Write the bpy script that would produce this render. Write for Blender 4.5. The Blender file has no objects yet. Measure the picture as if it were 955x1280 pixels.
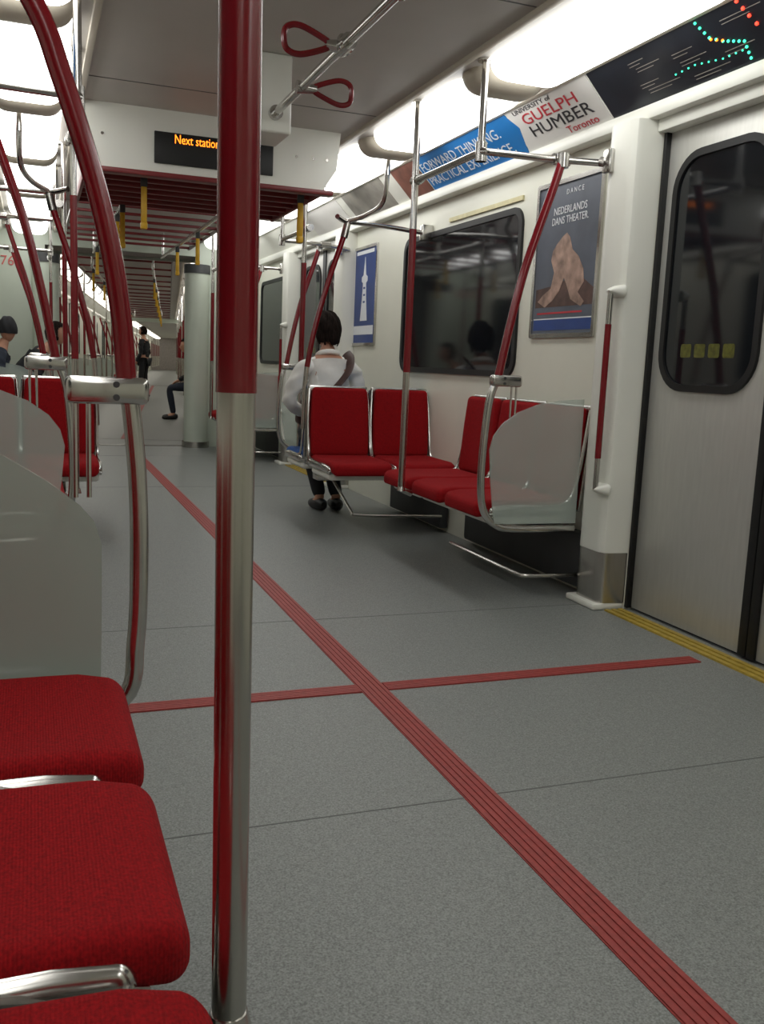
import bpy, bmesh, math, random
from mathutils import Vector, Matrix
random.seed(4)
S=bpy.context.scene; C=S.collection
rad=math.radians
# ---------------------------------------------------------------- camera
F=1156.; CX,CY=477.5,640.
H=1.05; YAW=rad(20.8); PIT=rad(9.0); ROL=rad(2.46)
FW=Vector((math.sin(YAW)*math.cos(PIT),math.cos(YAW)*math.cos(PIT),-math.sin(PIT)))
R0=Vector((math.cos(YAW),-math.sin(YAW),0)); U0=R0.cross(FW)
RT=R0*math.cos(ROL)+U0*math.sin(ROL); UP=U0*math.cos(ROL)-R0*math.sin(ROL)
CAM=Vector((0,0,H))
def ray(u,v): return RT*((u-CX)/F)-UP*((v-CY)/F)+FW
def hp(u,v,p,n):
    d=ray(u,v); n=Vector(n); t=(Vector(p)-CAM).dot(n)/d.dot(n); return CAM+d*t
def hx(u,v,x): return hp(u,v,(x,0,0),(1,0,0))
def hy(u,v,y): return hp(u,v,(0,y,0),(0,1,0))
def hz(u,v,z): return hp(u,v,(0,0,z),(0,0,1))
cd=bpy.data.cameras.new('camera'); cam=bpy.data.objects.new('camera',cd); C.objects.link(cam)
cd.sensor_fit='VERTICAL'; cd.sensor_height=24; cd.lens=F/1280*24; cd.clip_start=.02
m3=Matrix((RT,UP,-FW)).transposed()
cam.matrix_world=Matrix.Translation(CAM)@m3.to_4x4(); S.camera=cam
S.view_settings.view_transform='Standard'
w=bpy.data.worlds.new('world'); S.world=w; w.use_nodes=True
w.node_tree.nodes['Background'].inputs[0].default_value=(.02,.02,.022,1); w.node_tree.nodes['Background'].inputs[1].default_value=.3
# ---------------------------------------------------------------- materials
def lin(c): return tuple(((x/255)/12.92 if x/255<=.04045 else ((x/255+.055)/1.055)**2.4) for x in c)+(1,)
def mat(name,col,rough=.5,metal=0,noise=None,bump=None,emit=0,spec=None,stretch=None):
    m=bpy.data.materials.new(name); m.use_nodes=True; nt=m.node_tree; b=nt.nodes['Principled BSDF']
    b.inputs['Base Color'].default_value=lin(col); b.inputs['Roughness'].default_value=rough; b.inputs['Metallic'].default_value=metal
    if spec is not None: b.inputs['Specular IOR Level'].default_value=spec
    if emit: b.inputs['Emission Color'].default_value=lin(col); b.inputs['Emission Strength'].default_value=emit
    tc=nt.nodes.new('ShaderNodeTexCoord'); src=tc.outputs['Object']
    if stretch:
        mp=nt.nodes.new('ShaderNodeMapping'); mp.inputs['Scale'].default_value=stretch; nt.links.new(src,mp.inputs[0]); src=mp.outputs[0]
    if noise:
        n=nt.nodes.new('ShaderNodeTexNoise'); n.inputs['Scale'].default_value=noise[0]; n.inputs['Detail'].default_value=4
        nt.links.new(src,n.inputs['Vector'])
        r=nt.nodes.new('ShaderNodeValToRGB'); r.color_ramp.elements[0].position=.3; r.color_ramp.elements[1].position=.7
        c=lin(col); a=noise[1]
        r.color_ramp.elements[0].color=tuple(max(0,x*(1-a)) for x in c[:3])+(1,); r.color_ramp.elements[1].color=tuple(min(1,x*(1+a)) for x in c[:3])+(1,)
        nt.links.new(n.outputs['Fac'],r.inputs[0]); nt.links.new(r.outputs[0],b.inputs['Base Color'])
    if bump:
        n=nt.nodes.new('ShaderNodeTexNoise'); n.inputs['Scale'].default_value=bump[0]; n.inputs['Detail'].default_value=3; nt.links.new(src,n.inputs['Vector'])
        bp=nt.nodes.new('ShaderNodeBump'); bp.inputs['Strength'].default_value=bump[1]; bp.inputs['Distance'].default_value=.002
        nt.links.new(n.outputs['Fac'],bp.inputs['Height']); nt.links.new(bp.outputs[0],b.inputs['Normal'])
    return m
M={}
M['floor']=mat('floor_rubber',(127,130,127),.42,0,(260,.42),(400,.2))
M['stripe']=mat('red_stripe',(150,56,52),.5,0,(60,.15))
M['seam']=mat('seam',(102,104,102),.6)
M['ceil']=mat('ceiling_grey',(186,182,176),.45,0,(3,.04))
M['cap']=mat('lamp_end_cap',(196,188,172),.4,0,(3,.04))
M['wall']=mat('wall_cream',(224,224,210),.35,0,(2,.03))
M['white']=mat('white_plastic',(230,230,221),.3,0,(3,.03))
M['pale']=mat('pale_green_panel',(190,198,184),.4,0,(3,.04))
M['steel']=mat('brushed_steel',(190,187,181),.22,1,(60,.06),(90,.05),stretch=(1,1,.05))
M['chrome']=mat('satin_chrome',(200,198,194),.2,1,(20,.08))
M['door']=mat('stainless_door',(200,199,193),.40,.4,(14,.04),(40,.06),stretch=(1,4,.5))
M['red']=mat('red_enamel',(118,14,24),.22,0,(8,.08),spec=.6)
def knit():
    m=mat('red_fabric',(140,13,19),.9,0,(220,.3))
    nt=m.node_tree; b=nt.nodes['Principled BSDF']
    w_=nt.nodes.new('ShaderNodeTexWave'); w_.wave_type='BANDS'; w_.bands_direction='Y'; w_.inputs['Scale'].default_value=75; w_.inputs['Distortion'].default_value=1.2; w_.inputs['Detail Scale'].default_value=8
    tc=nt.nodes.new('ShaderNodeTexCoord'); nt.links.new(tc.outputs['Object'],w_.inputs[0])
    bp=nt.nodes.new('ShaderNodeBump'); bp.inputs['Strength'].default_value=.4; bp.inputs['Distance'].default_value=.0015
    nt.links.new(w_.outputs['Fac'],bp.inputs['Height']); nt.links.new(bp.outputs[0],b.inputs['Normal'])
    b.inputs['Specular IOR Level'].default_value=.2
    return m
M['fab']=knit()
M['blue']=mat('blue_fabric',(30,80,150),.85,0,(200,.2))
M['black']=mat('black_rubber',(16,16,17),.5,0,(10,.1))
M['glass']=mat('dark_window_glass',(20,23,27),.07,0,(3,.2),spec=.5)
M['dark']=mat('dark_casing',(62,63,64),.6,0,(6,.15))
M['lens']=mat('lamp_lens',(253,253,250),.5,0,emit=4.5)
M['lens2']=mat('lamp_lens_dim',(255,250,240),.5,0,emit=2.8)
M['yellow']=mat('yellow_plastic',(205,160,30),.45,0,(20,.1))
M['yline']=mat('yellow_threshold',(176,150,60),.5,0,(40,.2))
M['olive']=mat('dim_yellow',(92,92,38),.3,0,(60,.4))
M['notice']=mat('pale_yellow_notice',(212,204,160),.5,0,(20,.1))
M['grill']=mat('maroon_trim',(116,34,36),.4,0,(10,.1))
M['slatw']=mat('grille_grey',(150,142,138),.4,0,(10,.1))
M['orange']=mat('orange_led',(255,130,30),.5,emit=3)
M['green']=mat('green_led',(60,230,170),.5,emit=2.5)
M['redled']=mat('red_led',(255,60,40),.5,emit=3)
M['adblue']=mat('ad_blue',(30,118,190),.4,0,(3,.06))
M['adwhite']=mat('ad_white',(222,220,216),.4,0,(3,.03))
M['addark']=mat('ad_dark',(30,34,42),.3,0,(5,.3))
M['adbrown']=mat('ad_brown',(120,78,66),.4,0,(9,.4))
M['adgrey']=mat('ad_grey',(150,146,138),.4,0,(7,.3))
M['ink']=mat('ink_black',(52,50,54),.5)
M['inkred']=mat('ink_red',(190,50,60),.5)
M['inkpale']=mat('ink_faded_red',(196,96,92),.5)
M['inkwhite']=mat('ink_white',(225,228,232),.5)
M['postgrey']=mat('poster_slate',(86,92,104),.4,0,(5,.2))
M['posttan']=mat('poster_tan',(160,132,118),.5,0,(14,.5))
M['postdark']=mat('poster_brown',(86,64,58),.5,0,(14,.4))
M['postblue']=mat('poster_blue',(38,66,130),.4,0,(6,.15))
M['skin']=mat('skin',(190,140,115),.5,0,(12,.06))
M['hair']=mat('dark_hair',(30,23,20),.9,0,(90,.6),(70,1.0),spec=.12,stretch=(1,1,.25))
M['jacket']=mat('off_white_shirt',(238,237,232),.85,0,(9,.05),(14,.8))
M['trous']=mat('dark_trousers',(26,27,32),.8,0,(20,.2))
M['shoe']=mat('black_shoe',(18,18,18),.5,0,(20,.2))
M['strap']=mat('brown_leather',(60,34,27),.6,0,(30,.2))
M['navy']=mat('navy_coat',(36,44,58),.8,0,(12,.2))
M['eye']=mat('eye_white',(225,220,215),.3)
M['lip']=mat('lip',(150,80,75),.5)
def frosted(name,a,b_,col=(208,218,212)):
    m=bpy.data.materials.new(name); m.use_nodes=True; nt=m.node_tree; nt.nodes.clear()
    o=nt.nodes.new('ShaderNodeOutputMaterial'); mx=nt.nodes.new('ShaderNodeMixShader'); tr=nt.nodes.new('ShaderNodeBsdfTransparent')
    p=nt.nodes.new('ShaderNodeBsdfPrincipled'); p.inputs['Base Color'].default_value=lin(col); p.inputs['Roughness'].default_value=.14
    tr.inputs[0].default_value=(.88,.9,.88,1)
    tc=nt.nodes.new('ShaderNodeTexCoord'); n=nt.nodes.new('ShaderNodeTexNoise'); n.inputs['Scale'].default_value=2; nt.links.new(tc.outputs['Object'],n.inputs[0])
    mr=nt.nodes.new('ShaderNodeMapRange'); mr.inputs[3].default_value=a; mr.inputs[4].default_value=b_; nt.links.new(n.outputs['Fac'],mr.inputs[0])
    nt.links.new(mr.outputs[0],mx.inputs[0]); nt.links.new(tr.outputs[0],mx.inputs[1]); nt.links.new(p.outputs[0],mx.inputs[2]); nt.links.new(mx.outputs[0],o.inputs[0])
    return m
M['frost']=frosted('frosted_glass',.30,.42)
M['frost2']=frosted('frosted_glass_dense',.60,.68,(176,186,178))
# ---------------------------------------------------------------- builders
XF=Matrix.Identity(4); ORG={}; LENS='lens'
def tag(o,label=None,cat=None,group=None,kind=None):
    if label: o['label']=label
    if cat: o['category']=cat
    if group: o['group']=group
    if kind: o['kind']=kind
    return o
def thing(name,label,cat,loc=(0,0,0),group=None,kind=None):
    o=bpy.data.objects.new(name,None); C.objects.link(o); o.empty_display_size=.1
    o.matrix_world=XF@Matrix.Translation(loc); ORG[o.name]=Vector(loc); return tag(o,label,cat,group,kind)
def cr(pts,n=6):
    pts=[Vector(p) for p in pts]; out=[]; P=[pts[0]*2-pts[1]]+pts+[pts[-1]*2-pts[-2]]
    for i in range(1,len(P)-2):
        for k in range(n):
            t=k/n; a,b,c,d=P[i-1],P[i],P[i+1],P[i+2]
            out.append(.5*((2*b)+(c-a)*t+(2*a-5*b+4*c-d)*t*t+(3*b-a-3*c+d)*t**3))
    out.append(pts[-1]); return out
def rrect(x0,x1,y0,y1,r,n=6):
    o=[]
    for cx,cy,a0 in ((x1-r,y1-r,0),(x0+r,y1-r,90),(x0+r,y0+r,180),(x1-r,y0+r,270)):
        for k in range(n+1):
            a=rad(a0+90*k/n); o.append((cx+r*math.cos(a),cy+r*math.sin(a)))
    return o
class MB:
    def __init__(s): s.bm=bmesh.new()
    def box(s,x0,x1,y0,y1,z0,z1,bev=0,seg=2):
        t=bmesh.new(); r=bmesh.ops.create_cube(t,size=1)
        for v in t.verts: v.co=Vector(((x0+x1)/2+v.co.x*(x1-x0),(y0+y1)/2+v.co.y*(y1-y0),(z0+z1)/2+v.co.z*(z1-z0)))
        if bev: bmesh.ops.bevel(t,geom=t.edges[:],offset=bev,segments=seg,affect='EDGES',profile=.5)
        s.join(t); return s
    def join(s,t):
        me=bpy.data.meshes.new('t'); t.to_mesh(me); t.free(); s.bm.from_mesh(me); bpy.data.meshes.remove(me)
    def rbox(s,c,size,r,fn=None,inner=6):
        t=bmesh.new(); h=[x/2 for x in size]; c=Vector(c)
        def vals(a):
            e=[0,.06,.22,.45,.72,1]; lo=[-a+r*k for k in e]; mid=[(-a+r)+(2*(a-r))*k/inner for k in range(1,inner)]
            return lo+mid+[-x for x in reversed(lo)]
        def P(p):
            q=Vector([max(-(h[i]-r),min(h[i]-r,p[i])) for i in range(3)]); d=Vector(p)-q
            if d.length>1e-9: d=d.normalized()*r
            v=q+d
            if fn: v=fn(v)
            return c+v
        for ax in range(3):
            i,j=[k for k in range(3) if k!=ax]; A,B=vals(h[i]),vals(h[j])
            for sg in (-1,1):
                g=[]
                for a in A:
                    row=[]
                    for b in B:
                        p=[0,0,0]; p[ax]=sg*h[ax]; p[i]=a; p[j]=b; row.append(t.verts.new(P(p)))
                    g.append(row)
                for x in range(len(A)-1):
                    for y in range(len(B)-1): t.faces.new((g[x][y],g[x+1][y],g[x+1][y+1],g[x][y+1]))
        bmesh.ops.remove_doubles(t,verts=t.verts[:],dist=1e-5); s.join(t); return s
    def tube(s,pts,r,n=14,flat=1.0,ref=None):
        pts=[Vector(p) for p in pts]; rs=r if isinstance(r,(list,tuple)) else [r]*len(pts)
        T=[(pts[min(i+1,len(pts)-1)]-pts[max(i-1,0)]).normalized() for i in range(len(pts))]
        u=Vector(ref) if ref else (Vector((0,0,1)) if abs(T[0].z)<.9 else Vector((1,0,0))); rings=[]
        for i,p in enumerate(pts):
            u=(u-T[i]*u.dot(T[i])).normalized(); v=T[i].cross(u)
            rings.append([s.bm.verts.new(p+u*math.cos(2*math.pi*k/n)*rs[i]+v*math.sin(2*math.pi*k/n)*rs[i]*flat) for k in range(n)])
        for a,b in zip(rings,rings[1:]):
            for k in range(n): s.bm.faces.new((a[k],a[(k+1)%n],b[(k+1)%n],b[k]))
        s.bm.faces.new(rings[0][::-1]); s.bm.faces.new(rings[-1]); return s
    def plate(s,pts,f,d0,d1):
        a=[s.bm.verts.new(f(x,y,d0)) for x,y in pts]; b=[s.bm.verts.new(f(x,y,d1)) for x,y in pts]; n=len(pts)
        s.bm.faces.new(a); s.bm.faces.new(b[::-1])
        for k in range(n): s.bm.faces.new((a[k],b[k],b[(k+1)%n],a[(k+1)%n]))
        return s
    def ring(s,po,pi_,f,d0,d1):
        n=len(po); V=[[s.bm.verts.new(f(x,y,d)) for x,y in P] for P,d in ((po,d0),(po,d1),(pi_,d1),(pi_,d0))]
        for j in range(4):
            a,b=V[j],V[(j+1)%4]
            for k in range(n): s.bm.faces.new((a[k],a[(k+1)%n],b[(k+1)%n],b[k]))
        return s
    def ball(s,c,rx,ry=None,rz=None,u=16,v=10,rot=None):
        t=bmesh.new(); bmesh.ops.create_uvsphere(t,u_segments=u,v_segments=v,radius=1); ry=ry or rx; rz=rz or rx
        for q in t.verts:
            p=Vector((q.co.x*rx,q.co.y*ry,q.co.z*rz)); 
            if rot: p=rot@p
            q.co=p+Vector(c)
        s.join(t); return s
    def build(s,name,m,parent=None,label=None,cat=None,group=None,kind=None,org=None):
        bm=s.bm; bmesh.ops.recalc_face_normals(bm,faces=bm.faces[:])
        for f in bm.faces: f.smooth=True
        for e in bm.edges:
            if len(e.link_faces)==2 and e.calc_face_angle(0)>.62: e.smooth=False
        if parent: o0=ORG[parent.name]
        elif org is not None: o0=Vector(org)
        else:
            xs=[v.co.x for v in bm.verts]; ys=[v.co.y for v in bm.verts]; zs=[v.co.z for v in bm.verts]
            o0=Vector(((min(xs)+max(xs))/2,(min(ys)+max(ys))/2,min(zs)))
        for v in bm.verts: v.co-=o0
        me=bpy.data.meshes.new(name); bm.to_mesh(me); bm.free(); me.materials.append(m)
        o=bpy.data.objects.new(name,me); C.objects.link(o); ORG[o.name]=o0
        if parent: o.parent=parent
        else: o.matrix_world=XF@Matrix.Translation(o0)
        return tag(o,label,cat,group,kind)
def text(body,size,org,xa,ua,m,parent,name='lettering',fit=None,sx=1.0,bold=0):
    cu=bpy.data.curves.new('t','FONT'); cu.body=body; cu.size=size; cu.extrude=.0006; cu.resolution_u=3; cu.offset=bold
    ob=bpy.data.objects.new('t',cu); C.objects.link(ob); bpy.context.view_layer.update()
    me=bpy.data.meshes.new_from_object(ob.evaluated_get(bpy.context.evaluated_depsgraph_get())); bpy.data.objects.remove(ob)
    if fit: sx=fit/max(v.co.x for v in me.vertices)
    xa=Vector(xa).normalized(); ua=Vector(ua).normalized(); za=xa.cross(ua)
    mm=Matrix((xa*sx,ua,za)).transposed().to_4x4(); mm.translation=Vector(org)-ORG[parent.name]
    me.transform(mm); me.materials.clear(); me.materials.append(m)
    o=bpy.data.objects.new(name,me); C.objects.link(o); o.parent=parent; ORG[o.name]=ORG[parent.name]; return o
def dup(root,loc,rz,label=None,group=None,cat=None):
    r=root.copy(); C.objects.link(r); r.matrix_world=XF@Matrix.Translation(loc)@Matrix.Rotation(rz,4,'Z')
    if label: r['label']=label
    if group: r['group']=group
    for ch in root.children:
        c=ch.copy(); C.objects.link(c); c.parent=r
        for g in ch.children:
            d=g.copy(); C.objects.link(d); d.parent=c
    return r
# ---------------------------------------------------------------- car shell.  centreline x=1, half width 1.5
W=1.5; ZC=2.358; CA=(1.45,2.17); CB=(1.262,2.358)
DH=.76; DT=2.085
def shell(y0,y1,doors=()):
    MB().box(-.55,2.55,y0,y1,-.06,0).build('floor',M['floor'],kind='structure')
    MB().box(1-CB[0],1+CB[0],y0,y1,ZC,ZC+.05).build('ceiling',M['ceil'],kind='structure')
    for s,nm in ((1,'right'),(-1,'left')):
        b=MB()
        def wx(a0,a1): return (min(1+s*a0,1+s*a1),max(1+s*a0,1+s*a1))
        segs=[]; cur=y0
        for d in sorted(doors):
            if d-DH>cur: segs.append((cur,d-DH))
            cur=max(cur,d+DH)
        if cur<y1: segs.append((cur,y1))
        for a,c in segs: b.box(*wx(W,W+.06),a,c,0,DT)
        b.box(*wx(W,W+.06),y0,y1,DT,2.25)
        b.build('wall_'+nm,M['wall'],kind='structure')
        c=MB(); n=Vector((.707,0,.707))
        p=[(CA[0],CA[1]),(CB[0],CB[1])]
        vs=[]
        for y in (y0,y1):
            for (d,z),off in ((p[0],0),(p[1],0),(p[1],.04),(p[0],.04)): vs.append(c.bm.verts.new((1+s*(d+n.x*off),y,z+n.z*off)))
        for k in range(4): c.bm.faces.new((vs[k],vs[(k+1)%4],vs[4+(k+1)%4],vs[4+k]))
        c.bm.faces.new(vs[:4]); c.bm.faces.new(vs[4:][::-1])
        c.build('ceiling_cove',M['white'],kind='structure')
        MB().box(*wx(1.425,1.5),y0,y1,2.115,2.175,.008).build('trim_1' if s>0 else 'trim_2',M['white'],kind='structure')
        MB().box(*wx(1.235,1.268),y0,y1,ZC-.022,ZC+.005,.004).build('trim_3' if s>0 else 'trim_4',M['cap'],kind='structure')
        MB().box(*wx(.735,.765),y0,y1,ZC-.022,ZC+.005,.004).build('trim_5' if s>0 else 'trim_6',M['cap'],kind='structure')
DN=[0]; WN=[0]
def fX(s,x): return lambda a,b,d:(1+s*(x-d),a,b)
def door(s,yc,lab):
    DN[0]+=1; t=thing('door_%d'%DN[0],lab,'door',(1+s*1.53,yc,0),kind='structure')
    for q in (-1,1):
        a,c=sorted((yc+q*.004,yc+q*DH))
        f=fX(s,1.53)
        lf=MB().box(*sorted((1+s*1.53,1+s*1.57)),a,c,.01,DT-.005,.006).build('door_leaf',M['door'],t)
        wa,wc=sorted((yc+q*.10,yc+q*.685))
        Z0,Z1=.995,1.965
        MB().ring(rrect(wa,wc,Z0,Z1,.16,8),rrect(wa+.03,wc-.03,Z0+.03,Z1-.03,.13,8),f,-.002,.014).build('window_gasket',M['black'],lf)
        MB().plate(rrect(wa+.028,wc-.028,Z0+.028,Z1-.028,.13,8),f,-.001,.005).build('window_pane',M['glass'],lf)
        b=MB()
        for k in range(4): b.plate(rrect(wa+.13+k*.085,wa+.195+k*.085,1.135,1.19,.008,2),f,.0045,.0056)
        b.build('yellow_marks',M['olive'],lf)  # row of small dim yellow plates low on the window pane
        e0,e1=sorted((yc+q*.002,yc+q*.045))
        MB().box(*sorted((1+s*1.518,1+s*1.555)),e0,e1,.01,DT-.005,.004).build('edge_seal',M['black'],lf)
        e0,e1=sorted((yc+q*(DH-.02),yc+q*DH))
        MB().box(*sorted((1+s*1.505,1+s*1.532)),e0,e1,.01,DT-.005,.003).build('frame_seal',M['black'],t)
    MB().box(*sorted((1+s*1.47,1+s*1.56)),yc-DH,yc+DH,DT-.02,DT+.035,.006).build('door_header',M['white'],t)
    b=MB()
    for k in range(3): b.box(*sorted((1+s*(1.395+k*.035),1+s*(1.417+k*.035))),yc-DH+.01,yc+DH-.01,0,.008)
    b.build('threshold_stripes',M['yline'],t); return t
GX=1.33
gzt=hx(772,365,1+GX).z; gzb=hx(756,612,1+GX).z; gzr1=hx(769,405,1+GX).z; gzr0=hx(758,575,1+GX).z; gy=hx(764,490,1+GX).y-3.44
def pillar(s,ya,q,lab,grab=True):
    t=thing('door_pillar',lab,'pillar',(1+s*1.44,ya+q*.11,0))
    pr=[(1+s*d,ya+q*y) for d,y in ((1.5,0),(1.405,.006),(1.385,.014),(1.372,.035),(1.37,.06),(1.37,.165),(1.372,.19),(1.385,.211),(1.405,.22),(1.5,.225))]
    f=lambda a,b,d:(a,b,d)
    MB().plate(pr,f,.26,2.115).build('pillar_panel',M['white'],t)
    MB().plate(pr,f,.03,.262).build('kick_panel',M['steel'],t)
    MB().box(*sorted((1+s*1.34,1+s*1.5)),*sorted((ya-q*.0,ya+q*.235)),0,.03,.01).build('foot_trim',M['white'],t)
    if grab:
        x=1+s*GX; y=ya+q*min(.18,max(.04,gy))
        MB().tube([(x,y,gzb-.01),(x,y,gzr0+.002)],.0125).tube([(x,y,gzr1-.002),(x,y,gzt+.01)],.0125).build('grab_bar',M['chrome'],t)
        MB().tube([(x,y,gzr0),(x,y,gzr1)],.014).build('red_grip',M['red'],t)
        for z,sg in ((gzt,1),(gzb,-1)):
            MB().rbox((1+s*1.352,y,z+sg*.008),(.066,.082,.040),.0175,lambda v,s=s:Vector((v.x,v.y*(1+.40*(v.x*s/.033)),v.z*(1+.6*(v.x*s/.033))))).build('grip_socket',M['white'],t)
    return t
def windscreen(s,y,lab,pts=None,m='frost'):
    pts=pts or WSP
    return MB().plate([(1+s*d,z) for d,z in pts],lambda a,b,d:(a,d,b),y-.005,y+.005).build('windscreen',M[m],None,lab,'glass panel')
def dz(L,y): return [((hy(u,v,y).x-1),hy(u,v,y).z) for u,v in L]
YR=3.685
WSP=dz([(617,655),(613,600),(612,562),(617,545),(628,530),(647,516),(672,506),(700,501)],3.672)+[(1.36,.935),(1.36,.36)]
CP_red=dz([(704,198),(690,240),(672,290),(655,340),(638,405),(623,470)],YR)
CP_st=dz([(623,470),(612,500),(604,560),(601,610),(605,640),(618,655),(640,661)],YR)+[(1.36,.335)]
CP_redL=[(-(hy(u,v,1.8).x-1),hy(u,v,1.8).z) for u,v in [(40,0),(77,95),(115,215),(138,310),(152,400),(158,475)]]
CP_stL=[(-(hy(u,v,1.8).x-1),hy(u,v,1.8).z) for u,v in [(158,475),(164,510),(172,600),(174,700),(170,800),(152,875)]]+[(1.02,.33),(1.36,.33)]
CP_redL=[(1.22,1.98),(1.12,1.82)]+CP_redL
def curved_pole(s,y,lab,red=None,st=None,rr=.019,grp=None):
    red=red or CP_red; st=st or CP_st
    b=(1+s*st[3][0],y,st[-1][1])
    t=thing('curved_grab_pole',lab,'grab pole',b,grp)
    MB().tube(cr([(1+s*d,y,z) for d,z in red]),rr,16).build('red_grip',M['red'],t)
    MB().tube(cr([(1+s*d,y,z) for d,z in st]),rr-.0015,16).build('steel_tube',M['chrome'],t)
    d,z=st[0]; cx=1+s*(d+.035)
    c=MB().box(cx-.075,cx+.075,y-.026,y+.014,z-.045,z+.005,.012,3).build('clamp',M['chrome'],t)
    for k in (-.012,.012): MB().tube([(1+s*d+s*.02,y-.024,z-.02+k),(1+s*d+s*.02,y-.029,z-.02+k)],.006,10).build('screw',M['dark'],c)
    for k in (.068,.092): MB().tube([(1+s*(d+k),y-.002,z-.22),(1+s*(d+k),y-.002,z-.03)],.0048,8).build('glass_bracket',M['chrome'],t)
    e=red[0]; MB().tube([(1+s*e[0],y,e[1]-.04),(1+s*e[0]-s*0,y,e[1]+.02)],.026,14).build('top_joint',M['chrome'],t)
    return t
def grab_pole(s,y,lab,d=.82,zb=.41,zt=ZC,r=.019,top=None,bot=None,grp=None):
    bt=Vector(bot) if bot else Vector((1+s*d,y,zb)); tp=Vector(top) if top else Vector((1+s*d,y,zt))
    P=lambda z: bt+(tp-bt)*((z-bt.z)/(tp.z-bt.z))
    zb=bt.z; t=thing('grab_pole',lab,'grab pole',bt,grp)
    MB().tube([P(1.02),P(1.74)],r,24).build('red_grip',M['red'],t)
    MB().tube([P(zb),P(1.022)],r-.001,24).build('steel_lower_tube',M['steel'],t)
    MB().tube([P(1.738),P(zt-.01)],r-.002,18).build('steel_upper_tube',M['chrome'],t)
    MB().tube([P(zt-.012),P(zt)],.04,18).build('ceiling_flange',M['chrome'],t)
    MB().tube([P(zb-.012),P(zb+.010)],[.024,.019],18).tube([P(zb-.004),P(zb-.03)+Vector((s*.06,0,0))],.016,12).build('seat_bracket',M['chrome'],t)
    return t
def overhead(s,ya,yb,q,lab):
    x=1+s*.83; yd=ya+q*.10; z=1.98
    t=thing('overhead_grab_rail',lab,'grab rail',(x,yd,z))
    r=.0155
    MB().tube(cr([(x,yb,z),(x,(yb+yd)/2,z),(x,yd+q*.03,z),(x+s*.03,yd,z),(x+s*.3,yd-q*.02,z),(1+s*1.43,ya-q*.03,z-.01)],5),r,12).build('rail',M['chrome'],t)
    MB().tube([(x,yd+q*.02,z),(x,yd+q*.02,ZC-.005)],r,12).tube([(x,yd+q*.02,ZC-.01),(x,yd+q*.02,ZC)],.035,14).build('drop_post',M['chrome'],t)
    for p,ax in (((x,yb,z),(0,1,0)),((x,yd+q*.02,z),(0,0,1)),((1+s*1.2,yd-q*.03,z),(1,0,0))):
        p=Vector(p); a=Vector(ax)*.04; MB().tube([p-a,p+a],.025,12).build('joint',M['chrome'],t)
    MB().tube([(1+s*1.34,ya-q*.03,z-.01),(1+s*1.40,ya-q*.03,z-.01)],.022,12).box(*sorted((1+s*1.345,1+s*1.372)),ya-q*.06-.03,ya-q*.06+.03,z-.06,z+.04,.008).build('wall_flange',M['chrome'],t)
    return t
# ---------------------------------------------------------------- seat
def make_seat(name,label,fab):
    t=thing(name,label,'seat',(0,0,0))
    w_=.404
    def cf(v):
        x,y,z=v
        k=max(0,(-y-.14)/.10)
        dz_=-.018*min(k,1.5)**2
        if z>0: dz_-=.012*(1-(x/.2)**2)*(1-min(1,abs(y)/.24)**2)
        fr=max(0,(-y-.165)/.08)
        tw=1-.03*max(0,(-y)/.24)-.085*fr**2.2
        return Vector((x*tw,y,z+dz_))
    MB().rbox((0,-.225,.430),(w_,.49,.074),.030,cf,inner=8).build('seat_cushion',M[fab],t)
    def bf(v):
        x,y,z=v
        top=max(0,z/.22); tw=1-.07*top**2
        y2=y+.16*(z+.22)*.5 - (.014*(1-(x/.2)**2)*-1 if y<0 else 0)
        return Vector((x*tw,y2,z))
    MB().rbox((0,.03,.675),(w_-.01,.05,.44),.024,bf).build('backrest',M[fab],t)
    b=MB()
    b.rbox((0,-.200,.418),(w_+.036,.42,.052),.022,lambda v:Vector((v.x*(1-.05*max(0,-v.y/.24)),v.y,v.z-.018*max(0,(-v.y-.12)/.10)**2*.8)))
    b.rbox((0,.066,.655),(w_+.018,.02,.50),.0095,lambda v:Vector((v.x*(1-.06*max(0,v.z/.25)**2),v.y+.08*(v.z+.22),v.z)))
    b.build('seat_shell',M['chrome'],t)
    for sx in (-1,1):
        x=sx*(w_/2+.008)
        MB().tube(cr([(x*.95,-.42,.395),(x,-.25,.432),(x,-.06,.44),(x,.012,.475),(x,.045,.60),(x*.98,.068,.75),(x*.93,.092,.885)],4),.009,8,1.0).build('side_rim',M['chrome'],t)
    MB().rbox((0,-.20,.372),(w_-.01,.40,.05),.022).build('under_shell',M['white'],t)
    return t
SEAT=[None,None]
ORD=['first','second','third','fourth','fifth']
def seat(x,y,rz,label,group,blue=False):
    k=1 if blue else 0
    if SEAT[k] is None:
        SEAT[k]=make_seat('passenger_seat',label,'blue' if blue else 'fab'); o=SEAT[k]
        o.matrix_world=XF@Matrix.Translation((x,y,0))@Matrix.Rotation(rz,4,'Z'); o['label']=label; o['group']=group
        return o
    return dup(SEAT[k],(x,y,0),rz,label,group)
def bench(s,y0,n,pitch,lab,group,front=.87):
    for k in range(n):
        seat(1+s*(front+.475),y0+pitch*(k+.5),-s*math.pi/2,'red fabric seat, %s'%(lab%ORD[k]),group)
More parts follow.
